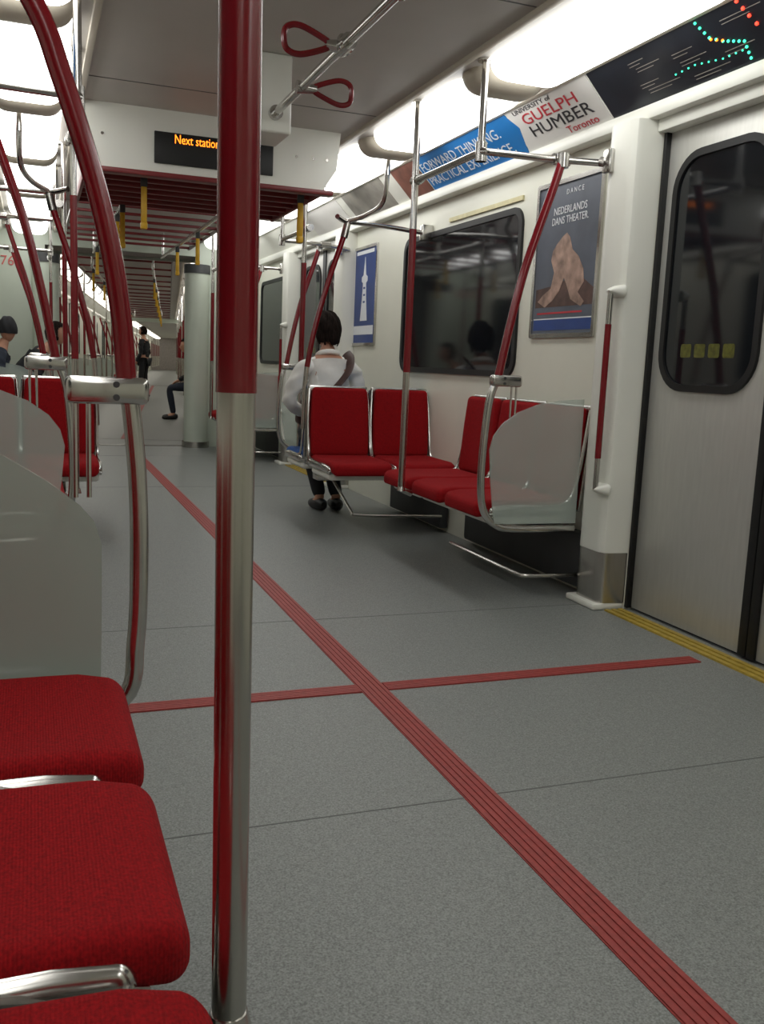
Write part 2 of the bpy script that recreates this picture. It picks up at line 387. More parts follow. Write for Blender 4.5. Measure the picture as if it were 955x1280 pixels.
def bench_base(s,y0,y1,lab):
    t=thing('bench_support',lab,'seat support',(1+s*1.3,(y0+y1)/2,0))
    MB().box(*sorted((1+s*1.43,1+s*1.499)),y0,y1,.03,.30,.02).build('heater_casing',M['dark'],t)
    MB().tube([(1+s*1.12,y0+.02,.335),(1+s*1.12,y1-.02,.335)],.017,10).build('mount_beam',M['steel'],t)
    MB().tube(cr([(1+s*1.14,y1-.45,.10),(1+s*1.14,(y0+y1)/2-.1,.10),(1+s*1.14,y0+.12,.10),(1+s*1.17,y0+.04,.10),(1+s*1.44,y0+.02,.10)],5),.010,10).build('foot_rail',M['steel'],t)
def pair(s,y,face,lab,group,blue=False):
    for k,d in enumerate((.862,1.29)):
        seat(1+s*d,y,0 if face<0 else math.pi,('blue' if blue else 'red')+' fabric '+lab%(('aisle','window')[k]),group,blue)
def pair_base(s,y0,y1,lab):
    t=thing('seat_pedestal',lab,'seat support',(1+s*1.0,(y0+y1)/2,0))
    MB().box(*sorted((1+s*.72,1+s*1.49)),(y0+y1)/2-.06,(y0+y1)/2+.06,.29,.345,.01).build('cross_beam',M['steel'],t)
    MB().box(*sorted((1+s*1.43,1+s*1.49)),y0+.1,y1-.1,.03,.31,.01).build('heater_casing',M['dark'],t)
    MB().tube(cr([(1+s*.84,y0+.10,.13),(1+s*1.0,y0+.10,.12),(1+s*1.44,y0+.10,.11)],4),.010,10).tube([(1+s*.84,y0+.10,.13),(1+s*.84,(y0+y1)/2,.30)],.010,10).build('foot_rail',M['steel'],t)
def window(s,y0,y1,z0,z1,lab):
    WN[0]+=1; t=thing('window_%d'%WN[0],lab,'window',(1+s*1.49,(y0+y1)/2,z0),kind='structure')
    f=fX(s,1.5)
    MB().ring(rrect(y0,y1,z0,z1,.10,8),rrect(y0+.035,y1-.035,z0+.035,z1-.035,.07,8),f,-.002,.016).build('window_gasket',M['black'],t)
    MB().plate(rrect(y0+.03,y1-.03,z0+.03,z1-.03,.075,8),f,-.001,.006).build('window_pane',M['glass'],t)
def lamp(s,y0,y1,lab,grp):
    t=thing('ceiling_light',lab,'light',(1+s*1.0,(y0+y1)/2,ZC-.08),grp)
    MB().rbox((1+s*1.01,(y0+y1)/2,ZC),(.36,y1-y0-.24,.18),.089).build('lamp_lens',M[LENS],t)
    MB().rbox((1+s*1.01,y0+.03,ZC+.01),(.37,.25,.19),.094).build('end_cap',M['cap'],t)
# ================================================================ CAR ONE
shell(-2.5,11.1,doors=[2.68,8.40])
MB().box(-.5,2.5,-2.56,-2.5,0,2.4).build('wall_back',M['wall'],kind='structure')
fl=[o for o in C.objects if o.name=='floor'][0]
def stripe(x0,x1,y0,y1,along,lab):
    t=thing('floor_stripe',lab,'floor stripe',((x0+x1)/2,(y0+y1)/2,0))
    MB().box(x0,x1,y0,y1,0,.002).build('inlay',M['stripe'],t)
    b=MB(); n=5
    for k in range(n):
        a=(k+.5)/n
        if along=='y':
            c=x0+(x1-x0)*a; b.box(c-.0055,c+.0055,y0,y1,.001,.0045)
        else:
            c=y0+(y1-y0)*a; b.box(x0,x1,c-.0055,c+.0055,.001,.0045)
    b.build('rib',M['stripe'],t)
SX=hz(465,860,0).x
stripe(SX-.045,SX+.045,-2.4,10.95,'y','long ribbed red guide stripe running down the aisle floor')
CYY=hz(465,860,0).y
stripe(-.38,SX-.046,CYY-.035,CYY+.035,'x','short ribbed red stripe crossing the floor left of the aisle stripe')
stripe(SX+.046,2.33,CYY-.035,CYY+.035,'x','short ribbed red stripe crossing the floor towards the right door')
for v in (hz(577,998,0).y,hz(300,780,0).y,7.6,10.0): MB().box(-.5,2.5,v-.002,v+.002,0,.0008).build('floor_seam',M['seam'],fl)
door(1,2.68,'stainless steel double door with rounded dark windows on the right')
door(-1,2.68,'stainless steel double door on the left behind the curved pole')
door(1,8.40,'far right double door beyond the seated passenger')
door(-1,8.40,'far left double door before the gangway')
pillar(1,2.68+DH,1,'white door pillar with red grab bar beside the large steel door')
pillar(1,2.68-DH,-1,'white door pillar on the near side of the right door')
pillar(-1,2.68+DH,1,'white door pillar past the left door',True)
pillar(-1,2.68-DH,-1,'white door pillar at the end of the foreground bench')
pillar(1,8.40-DH,-1,'white door pillar just past the small blue poster')
pillar(1,8.40+DH,1,'white door pillar beyond the far right door')
pillar(-1,8.40-DH,-1,'white door pillar before the far left door')
pillar(-1,8.40+DH,1,'white door pillar beyond the far left door')
za=hx(575,280,2.49).z; zb=hx(570,468,2.49).z
ya=hx(648,370,2.49).y; yb=hx(503,380,2.49).y
window(1,ya,yb,zb,za,'large dark rounded window over the right hand seats')
window(-1,ya,yb,zb,za,'dark rounded window on the left wall')
window(-1,-.6,1.4,zb,za,'dark rounded window over the foreground bench')
window(1,-.6,1.4,zb,za,'dark rounded window on the near right wall')
window(1,9.6,10.8,zb,za,'dark window past the far right door')
window(-1,9.6,10.8,zb,za,'dark window past the far left door')
bench(1,3.71,3,.425,'%s from the white door pillar on right bench','seats of the right wall bench')
bench_base(1,3.70,5.0,'dark heater casing and steel rails under the right wall bench')
for k in range(4):
    seat(-.318,1.775-.457*(k+.5),math.pi/2,['red seat farthest along the foreground bench beside the frosted panel','red seat in the middle of the foreground bench','red seat in the bottom left corner of the foreground','red seat of the foreground bench nearest the viewer'][k],'foreground bench seats')
bench_base(-1,-.1,1.66,'dark heater casing and steel rails under the foreground bench')
bench(-1,3.71,3,.425,'%s past the left door on the left bench','seats of the left wall bench')
bench_base(-1,3.70,5.0,'dark casing under the bench past the left door')
pair(1,5.70,-1,'%s seat facing the viewer in front of the seated man','pair of seats facing the viewer on the right')
pair(1,5.92,1,'%s seat facing away, back to back with the red pair','blue pair of seats facing away',True)
pair_base(1,5.25,6.35,'steel pedestal under the back to back seats on the right')
pair(-1,5.70,-1,'%s seat facing the viewer on the left of the aisle','pair of seats facing the viewer on the left')
pair(-1,5.92,1,'%s seat facing away on the left of the aisle','pair of seats facing away on the left')
pair_base(-1,5.25,6.35,'steel pedestal under the back to back seats on the left')
bench(1,9.44,3,.43,'%s past the far right door','seats past the far right door')
bench_base(1,9.43,10.7,'dark casing under the seats past the far right door')
bench(-1,9.44,3,.43,'%s past the far left door','seats past the far left door')
bench_base(-1,9.43,10.7,'dark casing under the seats past the far left door')
windscreen(1,3.672,'curved frosted glass panel at the end of the right wall bench')
windscreen(-1,1.80,'large frosted glass panel at the end of the foreground bench',[(-(hy(u,v,1.80).x-1),hy(u,v,1.80).z) for u,v in [(126,850),(127,760),(127,680),(118,652),(100,632),(60,602),(0,567)]]+[(1.2,.93),(1.36,.95),(1.36,.40)],'frost2')
windscreen(-1,3.672,'frosted glass panel past the left door')
windscreen(1,7.40,'frosted glass panel before the far right door')
windscreen(-1,7.40,'frosted glass panel before the far left door')
windscreen(1,9.40,'frosted glass panel beyond the far right door')
windscreen(-1,9.40,'frosted glass panel beyond the far left door')
curved_pole(1,YR,'curved red and steel pole beside the white door pillar on the right')
curved_pole(-1,1.80,'curved red and steel pole in the left foreground with a wide clamp',CP_redL,CP_stL)
curved_pole(-1,YR,'curved red pole past the left door',rr=.016)
curved_pole(1,7.38,'curved red pole left of the seated man before the far right door')
curved_pole(-1,7.38,'curved red pole before the far left door',rr=.016)
curved_pole(1,9.42,'curved red pole beyond the far right door')
curved_pole(-1,9.42,'curved red pole beyond the far left door',rr=.016)
grab_pole(1,4.52,'straight pole with red grip rising from the right wall bench')
pb=hz(286,1274,.385)
dtop=ray(301,0); tt=(pb.y-0)/dtop.y; q1=CAM+dtop*tt; k_=(ZC-pb.z)/(q1.z-pb.z)
grab_pole(-1,.82,'large straight foreground pole, red above and steel below',bot=pb,top=pb+(q1-pb)*k_,r=.0187)
grab_pole(-1,4.52,'straight pole with red grip rising from the left wall bench',r=.016)
grab_pole(1,6.50,'straight pole with red grip left of the seated man',.80)
grab_pole(-1,6.50,'straight pole with red grip beside the left back to back seats',.80,r=.016)
grab_pole(1,10.2,'straight pole with red grip past the far right door')
grab_pole(-1,10.2,'straight pole with red grip past the far left door',r=.016)
overhead(1,3.68,4.52,1,'steel overhead grab rail above the right wall bench')
overhead(-1,1.80,.82,-1,'steel overhead grab rail above the foreground bench')
overhead(-1,3.68,4.52,1,'steel overhead grab rail past the left door')
overhead(1,7.38,6.50,-1,'steel overhead grab rail before the far right door')
overhead(-1,7.38,6.50,-1,'steel overhead grab rail before the far left door')
overhead(1,9.42,10.2,1,'steel overhead grab rail past the far right door')
overhead(-1,9.42,10.2,1,'steel overhead grab rail past the far left door')
for s,sd in ((1,'right'),(-1,'left')):
    t=thing('leaning_grab_pole','leaning red pole rising from the back to back seats on the '+sd,'grab pole',(1+s*.64,5.85,.86))
    P=lambda d,y,z:(1+s*d,y,z)
    MB().tube(cr([P(.66,5.85,1.02),P(.70,5.85,1.25),P(.78,5.85,1.55),P(.88,5.85,1.86)],5),.018,12).build('red_grip',M['red'],t)
    MB().tube([P(.645,5.85,.62),P(.65,5.85,.9),P(.66,5.85,1.025)],.0165,12).build('steel_tube',M['steel'],t)
    MB().tube([P(.88,5.85,1.85),P(.90,5.85,1.94)],.024,12).build('top_joint',M['chrome'],t)
    MB().tube(cr([P(.80,5.75,1.96),P(.90,5.85,1.95),P(1.1,5.87,1.95),P(1.43,5.87,1.93)],5),.0155,12).tube(cr([P(.90,5.85,1.95),P(1.0,5.75,1.99),P(1.05,5.6,2.06),P(1.05,5.55,2.28)],5),.0155,12).tube([P(1.05,5.55,2.20),P(1.05,5.55,ZC-.07)],.0155,12).build('support_rail',M['chrome'],t)
    MB().box(*sorted((1+s*1.42,1+s*1.499)),5.84,5.90,1.88,1.98,.006).build('wall_flange',M['chrome'],t)
yy=3.95-1.45*4
k=0
while yy<10.5:
    for s,sd in ((1,'right'),(-1,'left')):
        lamp(s,yy,min(yy+1.45,11.05),'bright ceiling light lens, number %d from the back in the %s row'%(k+1,sd),'ceiling lights in the %s row'%sd)
    yy+=1.45; k+=1
# ---------------- central overhead bar with loops
t=thing('overhead_strap_bar','steel ceiling bar with red loops above the aisle','grab rail',(1.0,3.2,2.1))
MB().tube([(1,1.9,2.11),(1,4.17,2.11)],.0165,14).build('rail',M['chrome'],t)
for y in (2.62,3.17): 
    MB().tube([(1,y-.045,2.11),(1,y+.045,2.11)],.028,14).box(.975,1.025,y-.02,y+.02,2.085,2.14,.008).build('joint',M['chrome'],t)
for y,sg in ((3.20,-1),(3.72,1)):
    P=lambda a,b:(1+sg*a,y-.02*a,2.11+b)
    lp=MB().tube(cr([P(.04,.0),P(.07,.018),P(.15,.045),P(.195,.035),P(.205,0),P(.195,-.035),P(.15,-.045),P(.07,-.018),P(.04,0)],6),.0105,10).build('strap_loop',M['red'],t)
    MB().tube([(1-sg*.02,y,2.11),(1+sg*.06,y,2.11)],[.026,.016],12).build('collar',M['chrome'],lp)
t=thing('ceiling_bracket','white box hanging from the ceiling at the end of the steel bar','bracket',(1.0,4.3,2.03))
MB().box(.925,1.075,4.15,4.42,2.03,ZC,.012,3).build('housing',M['white'],t)
MB().tube([(1,4.12,2.11),(1,4.152,2.11)],.03,14).build('socket',M['chrome'],t)
# ---------------- display header
Y=5.35
t=thing('destination_display','white hanging header with a black next station display','display',(.96,Y,2.04))
MB().plate([(.28,2.03),(1.58,2.03),(1.66,2.15),(1.68,ZC),(.25,ZC)],lambda a,b,d:(a,d,b),Y,Y+.05).build('header_panel',M['white'],t)
q0=hy(193,165,Y-.01); q1=hy(341,220,Y-.01)
sc=MB().box(q0.x,q1.x,Y-.014,Y+.001,hy(341,220,Y-.01).z,hy(193,163,Y-.01).z,.004).build('screen',M['black'],t)
p=hy(218,178,Y-.016); text('Next station',.066,(p.x,Y-.016,p.z-.004),(1,0,0),(0,0,1),M['orange'],sc,fit=hy(274,185,Y-.016).x-p.x)
for x in (.36,1.42,1.52,1.60): MB().tube([(x,Y-.004,2.20),(x,Y+.002,2.20)],.008,8).build('screw',M['steel'],t)
MB().box(.25,1.64,Y-.02,Y+.06,2.005,2.032,.006).build('red_trim',M['grill'],t)
t=thing('ceiling_grille','dropped ceiling vent with maroon slats behind the display header','vent',(.96,6.0,2.04))
MB().box(.28,1.62,Y+.06,6.65,2.065,ZC).build('housing',M['slatw'],t)
for k in range(7):
    y=Y+.14+k*.185; MB().box(.29,1.61,y,y+.028,2.028,2.067,.004).build('slat',M['grill'],t)
for x in (.285,1.60): MB().box(x-.010,x+.010,Y+.06,6.66,2.018,2.07,.004).build('side_rail',M['grill'],t)
def crossbars(ys,lab,z=2.20):
    t=thing('ceiling_crossbars',lab,'ceiling rail',(1,(ys[0]+ys[-1])/2,z))
    for y in ys: MB().box(.30,1.60,y-.012,y+.012,z-.012,z+.012,.004).build('crossbar',M['grill'],t)
    for x in (.31,1.59):
        MB().box(x-.01,x+.01,ys[0]-.1,ys[-1]+.1,z-.014,z+.014,.003).build('side_rail',M['slatw'],t)
        for y in (ys[0],ys[-1]): MB().box(x-.01,x+.01,y-.01,y+.01,z,ZC).build('hanger',M['slatw'],t)
crossbars([6.95+.42*k for k in range(9)],'maroon crossbars hanging under the ceiling beyond the vent')
def strap(x,y,z,L,lab,grp='yellow hanging straps'):
    t=thing('hanging_strap',lab,'hand strap',(x,y,z-L),grp)
    MB().tube(cr([(x,y,z),(x,y+.012,z-L*.3),(x,y+.018,z-L*.75),(x,y,z-L),(x,y-.018,z-L*.75),(x,y-.012,z-L*.3),(x,y,z)],5),.015,8,.22,ref=(1,0,0)).build('webbing',M['yellow'],t)
    MB().box(x-.018,x+.018,y-.016,y+.016,z-.05,z,.004).build('clip',M['dark'],t)
    MB().box(x-.019,x+.019,y-.02,y+.02,z-L-.01,z-L+.03,.008).build('grip',M['yellow'],t)
for (u,v,lab) in ((180,222,'yellow strap hanging left under the maroon vent'),(153,256,'second yellow strap hanging farther left under the vent'),(376,243,'yellow strap hanging at the right end of the vent')):
    p=hz(u,v,2.03); strap(p.x,p.y,2.03,.27,lab)
for k,(x,y) in enumerate(((.62,7.6),(.62,8.6),(1.33,8.2),(1.33,9.4),(.62,10.0))):
    strap(x,y,2.1,.26,'small yellow strap hanging beyond the vent, %s along the aisle'%ORD[k])
t=thing('aisle_ceiling_rail','steel rails carrying the far yellow straps','grab rail',(1,8.6,2.1))
for x,ya_,yb_ in ((.62,7.2,10.6),(1.33,7.2,10.6)):
    MB().tube([(x,ya_,2.11),(x,yb_,2.11)],.016,10).build('rail',M['chrome'],t)
    for y in (7.3,10.5): MB().tube([(x,y,2.11),(x,y,ZC)],.014,10).build('drop_post',M['chrome'],t)
ce=[o for o in C.objects if o.name=='ceiling'][0]
for y in (-1,1.0,3.2,4.9,7.0,8.8): MB().box(.27,1.73,y-.003,y+.003,ZC-.002,ZC+.002).build('ceiling_seam',M['seam'],ce)
# ---------------- ads on the right cove
n=Vector((-.7071,0,-.7071)); upc=Vector((-.7071,0,.7071)); A0=Vector((2.45,0,2.17))
def hc(u,v): return hp(u,v,A0,n)
def cove(y0,y1,off=.004,a0=.012,a1=.255,s=1,pts=None,o0=0):
    b=MB(); pts=pts or ((y0,a0),(y1,a0),(y1,a1),(y0,a1)); L=[]
    for o_ in (o0,off):
        vs=[]
        for y,a in pts:
            p=A0+upc*a+n*o_; vs.append(b.bm.verts.new((p.x if s>0 else 2-p.x,y,p.z)))
        L.append(vs)
    N=len(pts)
    for k in range(N): b.bm.faces.new((L[0][k],L[0][(k+1)%N],L[1][(k+1)%N],L[1][k]))
    b.bm.faces.new(L[0]); b.bm.faces.new(L[1][::-1]); return b
yD=hc(762,140).y; yB=hc(664,185).y; yE=hc(541,232).y
t=thing('university_advert','blue and white curved university advert above the window','advert',(2.4,(yD+yE)/2,2.17))
cove(yD,yB+.02).build('white_sheet',M['adwhite'],t)
cove(0,0,.0046,pts=((yE,.012),(yE,.255),(yB+.04,.255),(yB-.025,.15),(yB+.04,.012))).build('blue_sheet',M['adblue'],t)
cp=lambda y,a:tuple((A0+upc*a+n*.006)+Vector((0,y,0)))
XA=(0,-1,0); wd=yB-yD
text('UNIVERSITY of',.034,cp(yB-.06*wd,.216),XA,upc,M['ink'],t,fit=.50*wd)
text('GUELPH',.080,cp(yB-.12*wd,.150),XA,upc,M['inkred'],t,fit=.68*wd)
text('HUMBER',.086,cp(yB-.13*wd,.078),XA,upc,M['ink'],t,fit=.76*wd)
text('Toronto',.052,cp(yB-.52*wd,.028),XA,upc,M['inkred'],t,fit=.36*wd)
bw=yE-yB
text('FORWARD THINKING.',.084,cp(yE-.02*bw,.145),XA,upc,M['inkwhite'],t,fit=.84*bw)
text('PRACTICAL EXPERIENCE.',.084,cp(yE-.02*bw,.045),XA,upc,M['inkwhite'],t,fit=.88*bw)
yM=1.9
t=thing('route_map','dark subway route map with lit station dots above the door','map',(2.4,2.7,2.17))
cove(yM,yD-.01).build('map_sheet',M['addark'],t)
def dots(px,m,nm,sp=.021,r=.0055):
    P=[hc(u,v)+n*.006 for u,v in px]; b=MB()
    for a,c in zip(P,P[1:]):
        L=(c-a).length; k=max(1,int(L/sp))
        for i in range(k): b.ball(a+(c-a)*i/k,r,u=8,v=5)
    b.build(nm,m,t)
dots([(870,28),(888,46),(905,50),(932,50),(943,78)],M['green'],'green_lights')
dots([(846,92),(870,80),(905,72),(938,58)],M['green'],'dim_green_lights',.03,.0035)
dots([(922,0),(938,18),(957,38)],M['redled'],'red_lights',.026,.007)
dots([(890,48),(912,50)],M['orange'],'orange_lights',.02,.0055)
b=MB()
for y,a,l in ((3.45,.2,.1),(3.42,.17,.15),(3.45,.10,.12),(3.42,.07,.2),(3.2,.16,.12),(3.18,.12,.15),(3.15,.05,.2),(2.95,.09,.15),(2.9,.2,.2),(2.75,.06,.3)):
    for j in range(2):
        p=A0+upc*(a-j*.014)+n*.0055
        vs=[b.bm.verts.new(Vector((p.x,y-dy,p.z))+upc*da) for dy,da in ((0,0),(l*(1-.3*j),0),(l*(1-.3*j),.003),(0,.003))]; b.bm.faces.new(vs)
b.build('printed_lines',M['adgrey'],t)
cove(yE+.02,yE+.42).build('small_advert',M['adbrown'],None,'small reddish brown advert left of the blue university advert','advert')
cove(6.35,7.2).build('faded_advert',M['adgrey'],None,'faded grey advert on the far right cove','advert')
cove(7.35,8.3).build('advert',M['adwhite'],None,'white advert on the cove over the far right door','advert')
cove(1.0,3.2,s=-1).build('faded_advert',M['adgrey'],None,'grey advert above the left door','advert')
cove(3.5,5.2,s=-1).build('advert',M['adblue'],None,'blue advert on the left cove','advert')
cove(5.5,8.2,s=-1).build('advert',M['adbrown'],None,'brown advert on the far left cove','advert')
# ---------------- posters
def poster(u0,u1,v,zt,zb_,m,lab,name):
    y1=hx(u0,v,2.49).y; y0=hx(u1,v,2.49).y
    t=thing(name,lab,'poster',(2.495,(y0+y1)/2,zb_)); f=fX(1,1.5)
    MB().ring(rrect(y0,y1,zb_,zt,.012,3),rrect(y0+.022,y1-.022,zb_+.022,zt-.022,.006,3),f,0,.014).build('poster_frame',M['chrome'],t)
    MB().plate([(y0+.02,zb_+.02),(y1-.02,zb_+.02),(y1-.02,zt-.02),(y0+.02,zt-.02)],f,0,.005).build('poster_sheet',m,t)
    return t,y0,y1,f
zt=hx(710,222,2.49).z; zb2=hx(702,422,2.49).z
t,y0,y1,f=poster(668,749,320,zt,zb2,M['postgrey'],'framed slate grey dance theatre poster right of the window','theatre_poster')
hgt=zt-zb2; wdt=y1-y0
px=lambda a:y1-a*wdt
pz=lambda b_:zb2+b_*hgt
PL=lambda pts:[(px(a),pz(c)) for a,c in pts]
text('NEDERLANDS',.052,(2.4935,px(.27),pz(.785)),XA,(0,0,1),M['inkwhite'],t,fit=.50*wdt)
text('DANS THEATER.',.052,(2.4935,px(.25),pz(.722)),XA,(0,0,1),M['inkwhite'],t,fit=.55*wdt)
text('D A N C E',.035,(2.4935,px(.45),pz(.90)),XA,(0,0,1),M['inkwhite'],t)
MB().plate(PL([(.06,.20),(.94,.20),(.94,.30),(.70,.40),(.40,.34),(.06,.32)]),f,.005,.0056).build('stage_picture',M['postdark'],t)
MB().plate(PL([(.30,.56),(.36,.60),(.44,.64),(.50,.66),(.55,.63),(.60,.55),(.70,.50),(.78,.42),(.80,.34),(.72,.28),(.82,.22),(.78,.19),(.62,.24),(.55,.33),(.50,.38),(.44,.30),(.34,.24),(.22,.20),(.10,.24),(.18,.28),(.30,.32),(.34,.42),(.28,.50)]),f,.0056,.0068).build('dancer_picture',M['posttan'],t)
MB().plate(PL([(.05,.05),(.95,.05),(.95,.12),(.05,.12)]),f,.005,.006).build('blue_band',M['postblue'],t)
MB().plate(PL([(.05,.12),(.95,.12),(.95,.127),(.05,.127)]),f,.005,.0062).build('printed_line',M['inkwhite'],t)
MB().plate(PL([(.10,.155),(.8,.155),(.8,.166),(.10,.166)]),f,.005,.0062).build('printed_line',M['inkred'],t)
zt3=hx(455,308,2.49).z; zb3=hx(453,432,2.49).z
t,y0,y1,f=poster(440,470,370,zt3,zb3,M['postblue'],'framed blue poster with a white tower left of the window','tower_poster')
hgt=zt3-zb3; wdt=y1-y0
MB().plate(PL([(.36,.22),(.64,.22),(.58,.46),(.56,.60),(.62,.62),(.62,.66),(.55,.68),(.53,.76),(.505,.86),(.495,.86),(.47,.76),(.45,.68),(.38,.66),(.38,.62),(.44,.60),(.42,.46)]),f,.005,.0065).build('tower_picture',M['inkwhite'],t)
MB().plate(PL([(.1,.08),(.9,.08),(.9,.17),(.1,.17)]),f,.005,.0065).build('printed_band',M['inkwhite'],t)
MB().plate(PL([(.15,.89),(.85,.89),(.85,.925),(.15,.925)]),f,.005,.0065).build('printed_band',M['inkwhite'],t)
for a in (.40,.47,.54): MB().plate(PL([(.46,a),(.54,a),(.54,a+.02),(.46,a+.02)]),f,.0064,.007).build('tower_window',M['postblue'],t)
MB().box(2.488,2.499,ya+.02,yb-.75,za+.03,za+.055).build('notice_strip',M['notice'],None,'thin pale yellow notice strip above the large window','sign')
# ---------------- gangway
GT=2.2
t=thing('gangway_bulkhead','pale green bulkhead framing the gangway into the next car','bulkhead',(1,11.13,0))
MB().box(-.5,.14,11.1,11.16,0,2.36).box(1.78,2.5,11.1,11.16,0,2.36).box(.14,1.78,11.1,11.16,GT,2.36).build('panel',M['pale'],t)
p=hy(0,328,11.09)
text('5761',.145,(p.x-.072,11.092,p.z-.02),(1,0,0),(0,0,1),M['inkpale'],t)
for d,sd in ((.79,'right'),(-.86,'left')):
    x=1+d
    c=thing('gangway_column','pale green round column on the %s of the gangway'%sd,'column',(x,11.0,0))
    MB().tube([(x,11.05,.06),(x,11.05,2.05)],.14,24).build('column_shaft',M['pale'],c)
    MB().tube([(x,11.05,0),(x,11.05,.07)],.16,24).build('column_foot',M['steel'],c)
    MB().tube([(x,11.05,2.0),(x,11.05,2.1)],.15,24).build('column_cap',M['dark'],c)
XF2=Matrix.Translation((1,11.7,0))@Matrix.Rotation(rad(-7.6),4,'Z')@Matrix.Translation((-1,-11.7,0))
def gangfloor(y0):
    g=MB().box(.1,1.9,y0,y0+1.15,-.05,-.002).build('floor',M['floor'],kind='structure')
    for a in (.02,.08): MB().box(.25,1.75,y0+a,y0+a+.02,-.004,.006).build('threshold_strip',M['chrome'],g)
gangfloor(11.1)
def bellows(y0):
    for s in (1,-1):
        b=MB()
        for k in range(7): b.box(*sorted((1+s*.98,1+s*1.1)),y0+.06+k*.11,y0+.13+k*.11,0,GT,.02)
        b.box(*sorted((1+s*1.08,1+s*1.14)),y0+.06,y0+.9,0,GT+.06)
        b.build('wall_right' if s>0 else 'wall_left',M['slatw'],kind='structure')
    MB().box(-.1,2.1,y0+.06,y0+.9,GT+.03,GT+.1).build('ceiling',M['slatw'],kind='structure')
bellows(11.1)
# ================================================================ NEXT CARS
XF=XF2; LENS='lens2'
shell(12.0,34.0,doors=[14.6,20.3,26.0,31.5])
def bulk(y,lab): return MB().box(-.5,.14,y-.05,y,0,2.36).box(1.86,2.5,y-.05,y,0,2.36).box(.14,1.86,y-.05,y,GT,2.36).build('gangway_bulkhead',M['pale'],None,lab,'bulkhead')
bulk(12.0,'pale bulkhead at the start of the next car')
bulk(34.05,'pale bulkhead at the far end of the next car')
stripe(.97,1.06,12.05,33.8,'y','thin red guide stripe on the floor of the next car')
dl=['first','second','third','fourth']
def bay(i,yc,s,sd,car,poles=True):
    door(s,yc,'%s %s side door of the %s car'%(dl[i],sd,car))
    for q in (-1,1):
        w_='past' if q>0 else 'before'
        tail='%s the %s %s door of the %s car'%(w_,dl[i],sd,car)
        pillar(s,yc+q*DH,q,'white door pillar '+tail,False)
        curved_pole(s,yc+q*1.02,'curved red pole '+tail)
        grab_pole(s,yc+q*1.8,'straight red pole '+tail)
        windscreen(s,yc+q*1.0,'frosted panel '+tail)
    bench(s,yc+1.05,3,.43,'%s past the '+'%s %s door of the %s car'%(dl[i],sd,car),'%s car %s bench past door %s'%(car,sd,dl[i]))
    window(s,yc+1.3,yc+2.8,zb,za,'dark window past the %s %s door of the %s car'%(dl[i],sd,car))
for i,yc in enumerate((14.6,20.3,26.0)):
    for s,sd in ((1,'right'),(-1,'left')):
        bay(i,yc,s,sd,'next')
        if i==0: bench(s,12.25,3,.43,'%s before the '+'%s %s door of the next car'%(dl[i],sd),'next car %s bench before door'%sd)
for s,sd in ((1,'right'),(-1,'left')): door(s,31.5,'last %s side door of the next car'%sd)
def lamps(y0,y1,car):
    yy=y0;k=0
    while yy<y1:
        for s,sd in ((1,'right'),(-1,'left')): lamp(s,yy,yy+1.45,'ceiling light lens in the %s car, %s row, number %d'%(car,sd,k+1),'%s car ceiling lights'%car)
        yy+=1.45;k+=1
lamps(12.1,32.5,'next')
crossbars([12.8+1.1*k for k in range(18)],'maroon crossbars under the ceiling of the next car',2.26)
for k in range(14): strap(.6+.75*(k%2),12.8+k*1.05,2.12,.27,'tiny yellow strap in the next car, %s side, number %d'%(('left','right')[k%2],k//2+1),'next car straps')
t=thing('aisle_ceiling_rail','steel rails carrying straps in the next car','grab rail',(1,18,2.13))
for x in (.6,1.35):
    MB().tube([(x,12.5,2.13),(x,28,2.13)],.016,8).build('rail',M['chrome'],t)
    for y in (12.6,19,27.9): MB().tube([(x,y,2.13),(x,y,ZC)],.014,8).build('drop_post',M['chrome'],t)
bellows(34.05); gangfloor(34.0)
XF=XF2@Matrix.Translation((1,34.5,0))@Matrix.Rotation(rad(-1.2),4,'Z')@Matrix.Translation((-1,-34.5,0))
shell(35.0,72)
MB().box(-.5,2.5,72,72.05,0,2.36).build('wall_front',M['slatw'],kind='structure')
lamps(35.1,70,'last')
for i,yc in enumerate((37.5,43.2,49.0)):
    bay(i,yc,-1,'left','last'); bay(i,yc,1,'right','last')
for k in range(6):
    for s,sd in ((1,'right'),(-1,'left')): grab_pole(s,54+k*2.8,'straight pole deep in the last car, %s side'%sd,grp='last car poles on the %s side'%sd)
# ================================================================ PEOPLE
XF=Matrix.Identity(4)
def skinmesh(nodes,edges,root,lv=2):
    bm=bmesh.new(); L=bm.verts.layers.skin.verify(); V={}
    for k,(p,r) in nodes.items():
        v=bm.verts.new(p); V[k]=v; v[L].radius=(r,r) if not isinstance(r,tuple) else r; v[L].use_root=(k==root)
    for a,b_ in edges: bm.edges.new((V[a],V[b_]))
    me=bpy.data.meshes.new('s'); bm.to_mesh(me); bm.free(); ob=bpy.data.objects.new('s',me); C.objects.link(ob)
    ob.modifiers.new('k','SKIN').use_smooth_shade=True; m=ob.modifiers.new('u','SUBSURF'); m.levels=lv; m.render_levels=lv
    bpy.context.view_layer.update()
    r=bpy.data.meshes.new_from_object(ob.evaluated_get(bpy.context.evaluated_depsgraph_get())); bpy.data.objects.remove(ob); return r
def addmesh(b,me): b.bm.from_mesh(me); bpy.data.meshes.remove(me)
